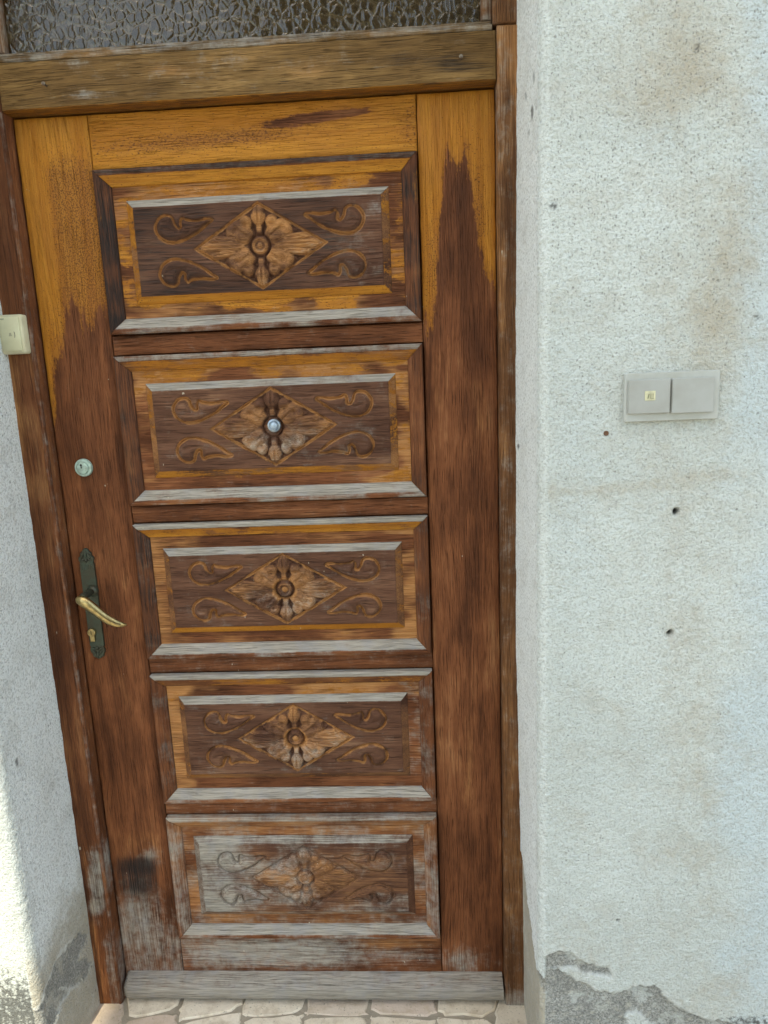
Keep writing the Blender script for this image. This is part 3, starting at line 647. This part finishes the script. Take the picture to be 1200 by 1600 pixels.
MO, FOOT, TOP = .0315, .0560, .0715
PROF = [(0, -.004), (0, .0070), (.0012, .0098), (.0035, .0115), (.0075, .0122), (.0105, .0114), (.0135, .0096), (.0215, .0052), (.0298, .0006), (.0315, -.0045)]
rng = np.random.RandomState(4)
for pi, (zt, zb) in enumerate(PZ):
    vary = lambda U, V, s: (fbm(U/60., V/25., 100+pi*10+s, 3)-.5)
    # flat border, showing between moulding and raised field
    def a_border(U, V, X, Z):
        fx, fz = (X-X0)/(X1-X0), (Z-zb)/(zt-zb); n_ = vary(U, V, 1)
        top, bot, left, right = sstep(.74, .84, fz+.5*n_), sstep(.26, .16, fz+.5*n_), sstep(.15, .07, fx+.25*n_), sstep(.85, .93, fx+.25*n_)
        if pi == 0: return dict(varn=.50+1.7*n_-.55*bot-.25*blob(fx, fz, .25, .86, .12, .2), tan=.55+.8*n_, dark=.12*bot+.25*n_, spk=.5, grey=.10)
        if pi == 1: return dict(varn=.05+.28*top+.22*right+1.1*n_, tan=.22+.50*right+.32*top+.15*left-.12*bot+.8*n_, dark=.06, spk=.35, grey=.12*bot)
        if pi == 2: return dict(varn=-.15+.25*bot+n_, tan=.30+.42*np.maximum(right, left)+.10*bot+.9*n_, dark=.05, grey=.05)
        if pi == 3: return dict(varn=-.2+.35*top+n_, tan=.22+.62*left+.38*top-.15*bot-.12*right+.6*n_, dark=.06*bot, grey=.08+.22*right)
        return dict(varn=-.5, tan=.45+.2*n_, grey=.30+.5*n_+.1*right, dark=.02)
    pan = board('panel', X0+.006, X1-.006, zb+.006, zt-.006, .0032, .012, .0005, WOOD_H, door, a_border, .006, .0002, seed=31+pi)
    # four mitred moulding lengths
    for side in ('top', 'bottom', 'left', 'right'):
        L = (X1-X0) if side in ('top', 'bottom') else (zt-zb)
        n = int(L/.012); V = []; A = {k: [] for k in ('varn', 'grey', 'dark', 'tan', 'spk')}
        wob = .0004*(rng.rand(n+1)-.5)
        for q, (s, hgt) in enumerate(PROF):
            for k in range(n+1):
                e0 = .0018
                tt = s+.0006+(L-2*s-.0012)*k/n; tt = min(max(tt, e0), L-e0); so_ = max(s, .0016)
                y = -hgt+(wob[k] if 0 < q < 9 else 0)
                if side == 'top': p = (X0+tt, y, zt-so_)
                elif side == 'bottom': p = (X0+tt, y, zb+so_)
                elif side == 'left': p = (X0+so_, y, zb+tt)
                else: p = (X1-so_, y, zb+tt)
                V.append(p)
        V = np.array(V); U_, V__ = proj(V[:, 0], V[:, 1], V[:, 2])
        sv = np.repeat([s for s, _ in PROF], n+1)
        slope = sstep(.011, .0135, sv); ridge = (1-slope)
        n_ = vary(U_, V__, {'top': 2, 'bottom': 3, 'left': 4, 'right': 5}[side])
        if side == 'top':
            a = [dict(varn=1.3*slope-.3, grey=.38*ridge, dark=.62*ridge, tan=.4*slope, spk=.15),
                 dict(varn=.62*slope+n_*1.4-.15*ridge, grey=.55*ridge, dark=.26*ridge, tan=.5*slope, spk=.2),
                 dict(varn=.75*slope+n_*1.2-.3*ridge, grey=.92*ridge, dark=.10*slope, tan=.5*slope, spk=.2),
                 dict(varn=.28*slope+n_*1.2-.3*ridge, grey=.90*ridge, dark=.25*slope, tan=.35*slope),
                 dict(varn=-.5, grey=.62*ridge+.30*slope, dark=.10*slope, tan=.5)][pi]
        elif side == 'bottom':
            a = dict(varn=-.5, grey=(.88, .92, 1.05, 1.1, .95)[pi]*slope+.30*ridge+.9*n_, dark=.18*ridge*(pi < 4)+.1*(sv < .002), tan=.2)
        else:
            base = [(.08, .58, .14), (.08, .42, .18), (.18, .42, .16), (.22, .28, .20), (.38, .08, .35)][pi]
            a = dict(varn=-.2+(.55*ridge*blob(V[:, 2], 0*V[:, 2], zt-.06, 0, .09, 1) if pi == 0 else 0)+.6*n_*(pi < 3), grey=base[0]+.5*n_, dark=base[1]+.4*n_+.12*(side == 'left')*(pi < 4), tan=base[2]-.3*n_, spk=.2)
        F = gridfaces(len(PROF), n+1, flip=side in ('top', 'right'))
        mk('moulding', V, F[:, ::-1].copy(), WOOD_H if side in ('top', 'bottom') else WOOD_V, pan, 40, {k: np.zeros(len(V))+v for k, v in a.items()})
    # raised carved field
    fx0, fx1, fz0, fz1 = X0+FOOT, X1-FOOT, zb+FOOT, zt-FOOT
    st = .00175; bw = TOP-FOOT
    def ax_(a, c):
        n = int((c-a-2*bw)/st); return np.concatenate([[a], np.linspace(a, a+bw, 9), np.linspace(a+bw, c-bw, n)[1:-1], np.linspace(c-bw, c, 9), [c]])
    xs, zs = ax_(fx0, fx1), ax_(fz0, fz1); n, m = len(xs), len(zs)
    X = np.repeat(xs[:, None], m, 1); Z = np.repeat(zs[None], n, 0)
    dmin = np.minimum(np.minimum(X-fx0, fx1-X), np.minimum(Z-fz0, fz1-Z))
    ramp = np.clip(dmin/bw, 0, 1)
    Y = .0030-.0105*ramp
    Y[0, :] = Y[-1, :] = .0045; Y[:, 0] = Y[:, -1] = .0045
    sz_ = .1518/((zt-zb)/2)
    DX, DZ = X-(X0+X1)/2-.0032, (Z-(zt+zb)/2-.0008)*sz_
    hh, worn, cut = relief(DX, DZ)
    if pi == 1: hh = np.where(np.hypot(DX, DZ) < .0185, -.0008, hh)
    flat = ramp > .999
    Y = Y-np.where(flat, hh*(1.75 if pi < 4 else 1.15), 0)-flat*.0005*(fbm(X*30, Z*30, 5+pi, 2)-.5)
    U, V = proj(X, 0*X, Z); n_ = vary(U, V, 7)
    bt, bb = (~flat) & (fz1-Z <= dmin+1e-6), (~flat) & (Z-fz0 <= dmin+1e-6)
    blf, brt = (~flat) & (X-fx0 <= dmin+1e-6) & ~bt & ~bb, (~flat) & (fx1-X <= dmin+1e-6) & ~bt & ~bb
    fxn = (X-fx0)/(fx1-fx0)
    dia = np.abs(DX)/.125+np.abs(DZ)/.0765 < 1
    varn = np.full((n, m), -.4); grey = np.zeros((n, m)); dark = np.zeros((n, m)); tan = np.zeros((n, m))
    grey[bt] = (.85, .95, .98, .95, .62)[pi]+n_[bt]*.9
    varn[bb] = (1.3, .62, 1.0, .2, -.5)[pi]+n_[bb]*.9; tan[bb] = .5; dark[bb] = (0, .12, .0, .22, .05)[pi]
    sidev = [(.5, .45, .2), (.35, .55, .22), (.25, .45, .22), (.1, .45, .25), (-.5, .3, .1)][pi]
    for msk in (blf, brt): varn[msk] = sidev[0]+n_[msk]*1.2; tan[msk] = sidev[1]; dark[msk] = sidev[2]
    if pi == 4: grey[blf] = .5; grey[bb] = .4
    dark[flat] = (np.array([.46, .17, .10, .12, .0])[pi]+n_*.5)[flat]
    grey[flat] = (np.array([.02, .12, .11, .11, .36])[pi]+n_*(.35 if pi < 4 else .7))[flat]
    if pi == 0: grey = grey+flat*.22*sstep(.6, .95, fxn); dark = dark-flat*.3*sstep(.72, .95, fxn)*sstep(.35, .2, np.abs(fxn-.86))
    if pi == 4: grey = grey+flat*(.30*sstep(.32, .05, fxn)-.22*sstep(.45, .7, fxn)*sstep(0, .06, Z-fz0-.03)); tan = tan+flat*.26; dark = dark+flat*.42*cut
    tan = tan+flat*np.clip(.10+(.78, .58, .60, .60, .20)[pi]*worn*(.75+1.2*n_)+(1.15, 1.10, 1.10, .90, .05)[pi]*cut*(.65+1.0*sstep(.35, .65, fbm(X*60, Z*60, 301+pi, 3))+.6*n_), 0, 1.2)  # tan in the cuts: bare wood, also painted to read as lit grooves
    dark = np.where(flat & (pi < 4), dark*(1-.9*cut)*(1-.75*dia), dark)
    grey = np.where(flat & dia, grey+(.16, .24, .22, .28, -.05)[pi]*worn*sstep(.03, -.03, DZ), grey)
    r_ = np.hypot(DX, DZ)
    if pi in (2, 3): tan = tan+1.0*np.exp(-(r_/.006)**2)+.7*np.exp(-((np.hypot(np.abs(DX), np.abs(DZ))-.022)/.004)**2)
    mk('carved_field', np.stack([X, Y, Z], -1).reshape(-1, 3), gridfaces(n, m), FIELD, pan, 60,
       dict(varn=varn.ravel(), grey=grey.ravel(), dark=dark.ravel(), tan=tan.ravel(), spk=np.full(n*m, .2)))

# ---- weather bar at the foot
def a_bar(U, V, X, Z): return {}
prof = [(.0, .124), (-.004, .1235), (-.030, .110), (-.0345, .107), (-.036, .103), (-.0355, .084), (-.033, .0795), (.0, .079)]
xs = np.linspace(.0075, .8955, 90); V = []; gr = []; dk = []; tn = []
for q, (y, z) in enumerate(prof):
    for k, x in enumerate(xs):
        e_ = .004*max(0, 1-k/1.5)
        V.append((x, y+(.006 if k == 0 and q not in (0, 7) else 0)+.0006*(vnoise(np.array(x*30), np.array(q*.4), 3)-.5), z+.0008*(vnoise(np.array(x*25), np.array(q*.3+5), 8)-.5)))
        gr.append(.80 if q < 3 else .92); dk.append(.12+.55*(k == 0)+.25*(q > 5)); tn.append(.35*(x > .2)*(x < .62)*(q > 1)*.6)
n, m = len(prof), len(xs)
F = [list(map(int, f)) for f in gridfaces(n, m)]+[[i*m for i in range(n)], [i*m+m-1 for i in range(n)][::-1]]
bar = MB(); bar.v = V; bar.f = F
bar.build('weather_bar', WOOD_H, door, 30, dict(varn=np.full(len(V), -.5), grey=np.array(gr), dark=np.array(dk), tan=np.array(tn)))

# ---- hardware on the leaf
BRASS = plain('rubbed_brass', (.47, .36, .165), .30, 1.0, scale=120, col2=(.30, .22, .10))
BRONZE = plain('dark_green_bronze', (.070, .066, .046), .45, .75, scale=90, col2=(.075, .095, .070), bumpd=.001)
VERD = plain('pale_verdigris_metal', (.40, .52, .45), .55, .35, scale=140, col2=(.30, .36, .30))
BLACK = plain('keyhole_black', (.008, .007, .006), .8)
STEEL = plain('grey_lens_metal', (.32, .37, .42), .3, .8, scale=200)
c = onY(130, 731, -.004)
lock = MB().lathe((c[0], 0, c[2]), [(.0185, -.002), (.0185, .0025), (.0172, .005), (.0135, .006), (.0130, .0048), (.0122, .0048), (.0118, .0075), (.0105, .0082), (.002, .0083)], 36).build('lock_cylinder', VERD, door)
MB().lathe((c[0]-.002, -.0083, c[2]+.006), [(.0022, -.001), (.0022, .0004), (.001, .0004)], 12).box(c[0]-.003, c[0]-.001, -.0088, -.007, c[2]-.0005, c[2]+.006).build('keyhole', BLACK, lock)
c = onY(428, 665, -.012)
peep = MB().lathe((c[0], -.0068, c[2]), [(.0135, -.002), (.0135, .003), (.0125, .0055), (.0098, .0065), (.0088, .005), (.0075, .0042), (.0015, .0058)], 32).build('peephole', STEEL, door)
MB().lathe((c[0], -.0118, c[2]), [(.0066, -.001), (.0058, .0008), (.0032, .0020), (.0008, .0024)], 24).build('lens', plain('peephole_glass', (.35, .42, .50), .08, .2), peep)

def pl(u, v, y=-.006): p = onY(80+u/4.211, 680+v/4.211, y); return (p[0], p[2])
top_, bot_ = pl(230, 745), pl(300, 1475)
pcx = (pl(232, 960)[0]+pl(300, 1280)[0])/2
z_t, z_b = top_[1], bot_[1]
zb1, zb2 = z_t-.031, z_b+.028                       # where the plain body begins and ends
hw = .0155
half = [(0, z_t), (.004, z_t-.0015), (.0075, z_t-.007), (.0115, z_t-.010), (.0125, z_t-.0165), (.0165, z_t-.020), (.0160, z_t-.026), (.0135, z_t-.029), (hw, zb1-.003),
        (hw, zb2+.002), (.0135, zb2-.001), (.0158, zb2-.006), (.0150, zb2-.013), (.0120, zb2-.017), (.0115, zb2-.022), (.0060, z_b+.003), (0, z_b)]
outl = [(pcx+a, b) for a, b in half]+[(pcx-a, b) for a, b in half[::-1] if a > 0]
plate = MB().prism(outl, -.0052, .0, .0018).build('handle_plate', BRONZE, door, 45)
for s_, z0 in ((1, z_t), (-1, z_b)):                # cast leaf scrolls on both ends
    mb = MB()
    for dx, dz, a, L, r in ((0, .012, 90, .011, .0034), (-.007, .016, 62, .009, .0028), (.007, .016, 118, .009, .0028), (-.0075, .025, 20, .006, .0028), (.0075, .025, 160, .006, .0028), (0, .026, 90, .006, .0032)):
        a_ = rad(a); p0 = (pcx+dx-math.cos(a_)*L*.8, -.0052, z0-s_*(dz)-s_*math.sin(a_)*L*.8); p1 = (pcx+dx+math.cos(a_)*L*.8, -.0056, z0-s_*dz+s_*math.sin(a_)*L*.8)
        mid = tuple((np.array(p0)+np.array(p1))/2+np.array([0, -.0016, 0]))
        mb.sweep([p0, mid, p1], [(r*.3, r*.3), (r, r*.8), (r*.25, r*.25)], 10)
    mb.build('scroll', BRONZE, plate, 60)
mb = MB()
for k in range(6): mb.box(pcx-.0125+k*.0045, pcx-.0125+k*.0045+.0028, -.0062, -.004, zb1-.016+(k % 2)*.002, zb1-.004, .0008)
mb.build('fluting', BRONZE, plate, 30)
# cylinder lock in the plate
kc = onY(80+264/4.211, 680+1300/4.211, -.010)
cyl = MB().lathe((kc[0], -.0045, kc[2]), [(.0086, -.001), (.0086, .006), (.0078, .0068), (.001, .0069)], 28).box(kc[0]-.0048, kc[0]+.0048, -.0105, -.004, kc[2]-.021, kc[2]-.004, .0015).build('lock_barrel', BRASS, plate)
MB().box(kc[0]-.0007, kc[0]+.0007, -.0119, -.0105, kc[2]-.0035, kc[2]+.0045).build('keyhole', BLACK, cyl)
# lever: neck out of the plate, then a curved grip running down to the right
nk = onY(80+255/4.211, 680+1035/4.211, -.018)
neck = MB().lathe((nk[0], -.005, nk[2]), [(.0125, -.001), (.0125, .004), (.0105, .007), (.0078, .010), (.0070, .030), (.0085, .042), (.0060, .047)], 26).build('handle_neck', BRONZE, plate)
def lv(u, v, y): p = onY(80+u/4.211, 680+v/4.211, y); return tuple(p)
pth = [lv(172, 1078, -.047), lv(182, 1082, -.050), lv(205, 1092, -.053), lv(240, 1112, -.054), lv(285, 1145, -.053), lv(330, 1182, -.052), lv(375, 1215, -.051), lv(420, 1236, -.050), lv(462, 1247, -.047), lv(494, 1246, -.041)]
rds = [(.0045, .0045), (.0095, .0080), (.0118, .0090), (.0115, .0086), (.0102, .0076), (.0098, .0070), (.0098, .0066), (.0088, .0060), (.0064, .0050), (.0022, .0026)]
# refine the path
P_ = np.array(pth); R_ = np.array(rds); tt = np.linspace(0, len(P_)-1, 40)
P2 = np.stack([np.interp(tt, range(len(P_)), P_[:, k]) for k in range(3)], 1); R2 = np.stack([np.interp(tt, range(len(R_)), R_[:, k]) for k in range(2)], 1)
for _ in range(2): P2[1:-1] = (P2[:-2]+2*P2[1:-1]+P2[2:])/4; R2[1:-1] = (R2[:-2]+2*R2[1:-1]+R2[2:])/4
lever = MB().sweep([tuple(p) for p in P2], [tuple(r) for r in R2], 16).build('lever', BRASS, plate, 60)
DB = plain('tarnished_brass', (.16, .11, .05), .4, .9, scale=150)
off = P2[12:36]+np.array([.0012, -.0062, .0030])
MB().sweep([tuple(p) for p in off], [(.0010, .0010)]*len(off), 8).build('lever_rib', DB, lever, 60)

# ================================================================== THE FRAME
frame = empty('door_frame', (.45, 0, FLOOR), 'weathered brown wooden frame with amber textured glass above the carved door', 'door frame')
JY = -.030
def a_ljamb(U, V, X, Z):
    t = (X+.056)/.056
    grey = .15*sstep(200, 100, V)+.62*blob(U, V, 152, 1380, 16, 60, 0, 4)+.40*sstep(1430, 1500, V)*sstep(.35, .6, t)+.34*blob(t, V, .88, 700, .10, 700)
    dark = .42*blob(t, V, .55, 400, .16, 130)+.28*blob(t, V, .6, 720, .22, 90)+.2*blob(t, V, .3, 230, .3, 80)
    tan = .20+.35*blob(t, V, .10, 650, .10, 100)+.30*blob(t, V, .15, 1400, .14, 200)+.15*blob(t, V, .85, 560, .10, 200)
    return dict(varn=-.3+.45*blob(t, V, .2, 1480, .2, 60), grey=grey, dark=dark, tan=tan)
def a_rjamb(U, V, X, Z):
    t = (X-.9)/.035
    grey = .20+.14*blob(t, V, .2, 150, .5, 120)+.55*sstep(1530, 1580, V)+.12*blob(t, V, .4, 820, .5, 80)
    dark = .10+.30*blob(t, V, .75, 420, .22, 160)+.12*sstep(900, 1300, V)
    tan = .25+.25*sstep(600, 150, V)+.18*blob(t, V, .15, 440, .2, 200)
    return dict(varn=-.25+.25*blob(t, V, .3, 240, .4, 60), grey=grey, dark=dark, tan=tan)
board('jamb', -.105, -.0016, FLOOR-.005, 2.46, JY, .10, .0045, WOOD_V, frame, a_ljamb, .008, seed=41)
board('jamb', .9000, 1.005, FLOOR-.004, 2.0835, JY, .10, .0035, FRAME_V, frame, a_rjamb, .008, seed=43)
board('upper_jamb', .8935, 1.005, 2.0860, 2.46, JY+.001, .10, .003, FRAME_V, frame, lambda U, V, X, Z: dict(grey=.22, dark=.25, tan=.1, varn=-.3), .008, seed=44)
# stop bead running down the left jamb beside the leaf
mb = MB(); zz_ = np.linspace(FLOOR, 1.995, 70)
mb.sweep([(-.0052, JY+.0035+.0006*math.sin(z*9), z) for z in zz_], [(.0042, .0062)]*70, 10)
mb.build('bead', WOOD_V, frame, 60, dict(grey=np.full(len(mb.v), .30), tan=np.full(len(mb.v), .25), dark=np.full(len(mb.v), .05)))
def a_trans(U, V, X, Z):
    grey = .10+.16*blob(U, V, 250, 118, 130, 10)+.38*blob(U, V, 130, 148, 50, 7)+.55*blob(U, V, 118, 97, 26, 5)+.16*blob(U, V, 420, 95, 180, 14)
    dark = .10+.42*blob(U, V, 715, 100, 55, 16)+.32*blob(U, V, 620, 92, 30, 12)+.25*blob(U, V, 430, 130, 70, 12)+.2*blob(U, V, 75, 137, 14, 8)+.15*sstep(500, 760, U)
    under = (Z < 1.9985)  # underside shade painted in as dark colour
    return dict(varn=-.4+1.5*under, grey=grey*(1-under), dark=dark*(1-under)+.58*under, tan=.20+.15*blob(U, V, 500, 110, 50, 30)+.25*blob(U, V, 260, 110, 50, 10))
tr = board('transom_rail', -.0008, .8985, 1.9972, 2.0765, JY-.0005, .085, .0022, FRAME_H, frame, a_trans, .007, .0012, seed=47)
NAIL = plain('rusty_nail', (.22, .19, .15), .5, .6, scale=200, col2=(.10, .06, .04))
for u, v in ((71, 133), (720, 91)):
    c = onY(u, v, JY-.004)
    MB().lathe((c[0], JY, c[2]), [(.0016, -.004), (.0016, .010), (.0034, .0105), (.0034, .012), (.001, .0125)], 12).build('nail', NAIL, tr)
# glazing beads: two steps under the glass, one upright at its right end, one at its left
gb = lambda U, V, X, Z: dict(grey=.30+.3*vnoise(U/30., V/9., 3), dark=.18, tan=.35, varn=-.3)
board('glazing_bead', -.0008, .8925, 2.0772, 2.0865, JY+.001, .05, .0015, FRAME_H, frame, gb, .008, seed=51)
board('glazing_bead', -.0008, .8925, 2.0872, 2.0960, JY+.010, .04, .0028, FRAME_H, frame, gb, .008, seed=52)
board('glazing_bead', .8745, .8930, 2.0962, 2.43, JY+.010, .04, .0028, FRAME_V, frame, gb, .008, seed=53)
board('glazing_bead', -.0008, .0130, 2.0962, 2.43, JY+.010, .04, .0028, FRAME_V, frame, gb, .008, seed=54)
board('head', -.0008, .8925, 2.431, 2.51, JY, .085, .002, FRAME_H, frame, gb, .02, seed=55)
def mat_glass():
    t = NT('amber_textured_glass'); pos = t.n('NewGeometry').outputs['Position']
    wn = t.n('TexNoise'); t.l(pos, wn.inputs['Vector']); wn.inputs['Scale'].default_value = 40; wn.inputs['Detail'].default_value = 3
    mx = t.n('Mix', data_type='VECTOR'); mx.inputs[0].default_value = .010; t.l(pos, mx.inputs[4]); t.l(wn.outputs['Color'], mx.inputs[5])
    vo = t.voro(t.scaled(mx.outputs[1], (1.1, 1, .9)), 66, 'DISTANCE_TO_EDGE')
    hgt = t.mapr(vo, .0, .22)
    nb = t.bump(hgt, 1.0, .00065); nb = t.bump(t.noise(pos, 60, 3, .55), .7, .0018, nb)
    edge = t.mapr(vo, .09, .01)
    c = t.mix(edge, (.30, .19, .075), (.62, .45, .22))
    m = t.out(c, .04, nb, IOR=1.52, Transmission_Weight=.93)
    return m
xs, zs = np.linspace(.006, .884, 60), np.linspace(2.088, 2.437, 30)
gm = MB().box(.006, .884, -.004, .0015, 2.088, 2.437)
gm.build('glass_pane', mat_glass(), frame, 0)

# ================================================================== BELLS
CREAM = plain('yellowed_cream_plastic', (.62, .58, .40), .42, scale=25, col2=(.55, .50, .33))
CREAM2 = plain('cream_push_plate', (.62, .60, .40), .36, scale=25, col2=(.57, .54, .35))
GREYM = plain('grey_print', (.22, .21, .18), .6)
zc = (onY(20, 521, JY-.018)[2]); bx1 = onY(39, 540, JY-.020)[0]; bx0 = bx1-.050
bz0, bz1 = onY(25, 553, JY-.018)[2], onY(20, 491, JY-.018)[2]
bell = empty('bell_push', ((bx0+bx1)/2, JY, bz0), 'yellowed cream plastic bell push screwed to the left door jamb', 'doorbell')
def rrect(x0, x1, z0, z1, r, n=5):
    o = []
    for cx, cz, a0 in ((x1-r, z1-r, 0), (x0+r, z1-r, 90), (x0+r, z0+r, 180), (x1-r, z0+r, 270)):
        for k in range(n+1): a = rad(a0+90*k/n); o.append((cx+r*math.cos(a), cz+r*math.sin(a)))
    return o
MB().prism(rrect(bx0, bx1, bz0, bz1, .006), JY-.017, JY+.002, .0035).build('casing', CREAM, bell, 50)
push = MB().prism(rrect(bx0+.006, bx1-.0065, bz0+.005, bz1-.005, .002), JY-.0195, JY-.016, .001).build('push_plate', CREAM2, bell, 50)
mx_, mz_ = (bx0+bx1)/2-.001, (bz0+bz1)/2-.001
mb = MB()                                              # small printed bell mark and moon-shaped finger notch
mb.prism([(mx_-.0035, mz_-.0025), (mx_+.0035, mz_-.0025), (mx_+.0022, mz_), (mx_+.0018, mz_+.003), (mx_, mz_+.004), (mx_-.0018, mz_+.003), (mx_-.0022, mz_)], JY-.0198, JY-.019)
mb.build('bell_mark', plain('faint_print', (.40, .38, .27), .6), push, 0)
arc = [(mx_+.0075+.0020*math.cos(rad(a)), mz_+.006*math.sin(rad(a))) for a in range(-80, 81, 20)]
MB().prism(arc+[(mx_+.0070+.0012*math.cos(rad(a)), mz_+.0055*math.sin(rad(a))) for a in range(80, -81, -20)], JY-.0199, JY-.019).build('finger_notch', GREYM, push, 0)
mb = MB()
for k in range(5): mb.box(bx0+.0085+k*.0014, bx0+.0095+k*.0014, JY-.0198, JY-.019, bz1-.0088, bz1-.0073)
mb.build('print', GREYM, push, 0)

PL = plain('greyed_white_plastic', (.45, .45, .415), .45, scale=20, col2=(.39, .38, .33))
PL2 = plain('dull_grey_button', (.385, .385, .36), .4, scale=14, col2=(.34, .33, .295))
qx0, qx1, qz0, qz1 = 1.0745, 1.2232, 1.4030, 1.4805
pan2 = empty('doorbell_panel', ((qx0+qx1)/2, WY, qz0), 'grey two-button doorbell plate on the white stucco wall right of the door', 'doorbell')
MB().prism(rrect(qx0, qx1, qz0, qz1, .002, 3), WY-.010, WY+.004, .0022).build('plate', PL, pan2, 40)
def q2(u, v, y): p = onY(940+u/5.4545, 540+v/5.4545, y); return p[0], p[2]
for k, (a, b) in enumerate((((235, 295), (580, 572)), ((608, 280), (955, 565)))):
    ax0, az1 = q2(*a, WY-.016); ax1, az0 = q2(*b, WY-.016)
    bt_ = MB().prism(rrect(ax0, ax1, az0, az1, .0018, 3), WY-.0165, WY-.009, .0012).build('button', PL2, pan2, 40)
    if k == 0:
        wx0, wz1 = q2(370, 388, WY-.0165); wx1, wz0 = q2(457, 466, WY-.0165)
        win = MB().prism(rrect(wx0, wx1, wz0, wz1, .0008, 2), WY-.0174, WY-.016, .0003).build('label_window', plain('yellowed_label', (.66, .62, .40), .4, scale=80), bt_, 30)
        x_, z_ = (wx0+wx1)/2, (wz0+wz1)/2
        mb = MB(); y_ = WY-.0178
        mb.prism([(x_-.0042, z_-.0046), (x_-.0032, z_-.0046), (x_-.0014, z_+.0028), (x_-.0026, z_+.0028)], y_, y_+.0006)
        mb.prism([(x_+.0006, z_-.0044), (x_+.0012, z_-.0044), (x_+.0012, z_+.0034), (x_+.0006, z_+.0034)], y_, y_+.0006)
        mb.prism([(x_+.0040, z_-.0044), (x_+.0046, z_-.0044), (x_+.0046, z_+.0034), (x_+.0040, z_+.0034)], y_, y_+.0006)
        mb.prism([(x_+.0006, z_-.0050), (x_+.0054, z_-.0050), (x_+.0054, z_-.0045), (x_+.0006, z_-.0045)], y_, y_+.0006)
        mb.build('bell_mark', plain('dark_olive_print', (.16, .15, .08), .6), win, 0)
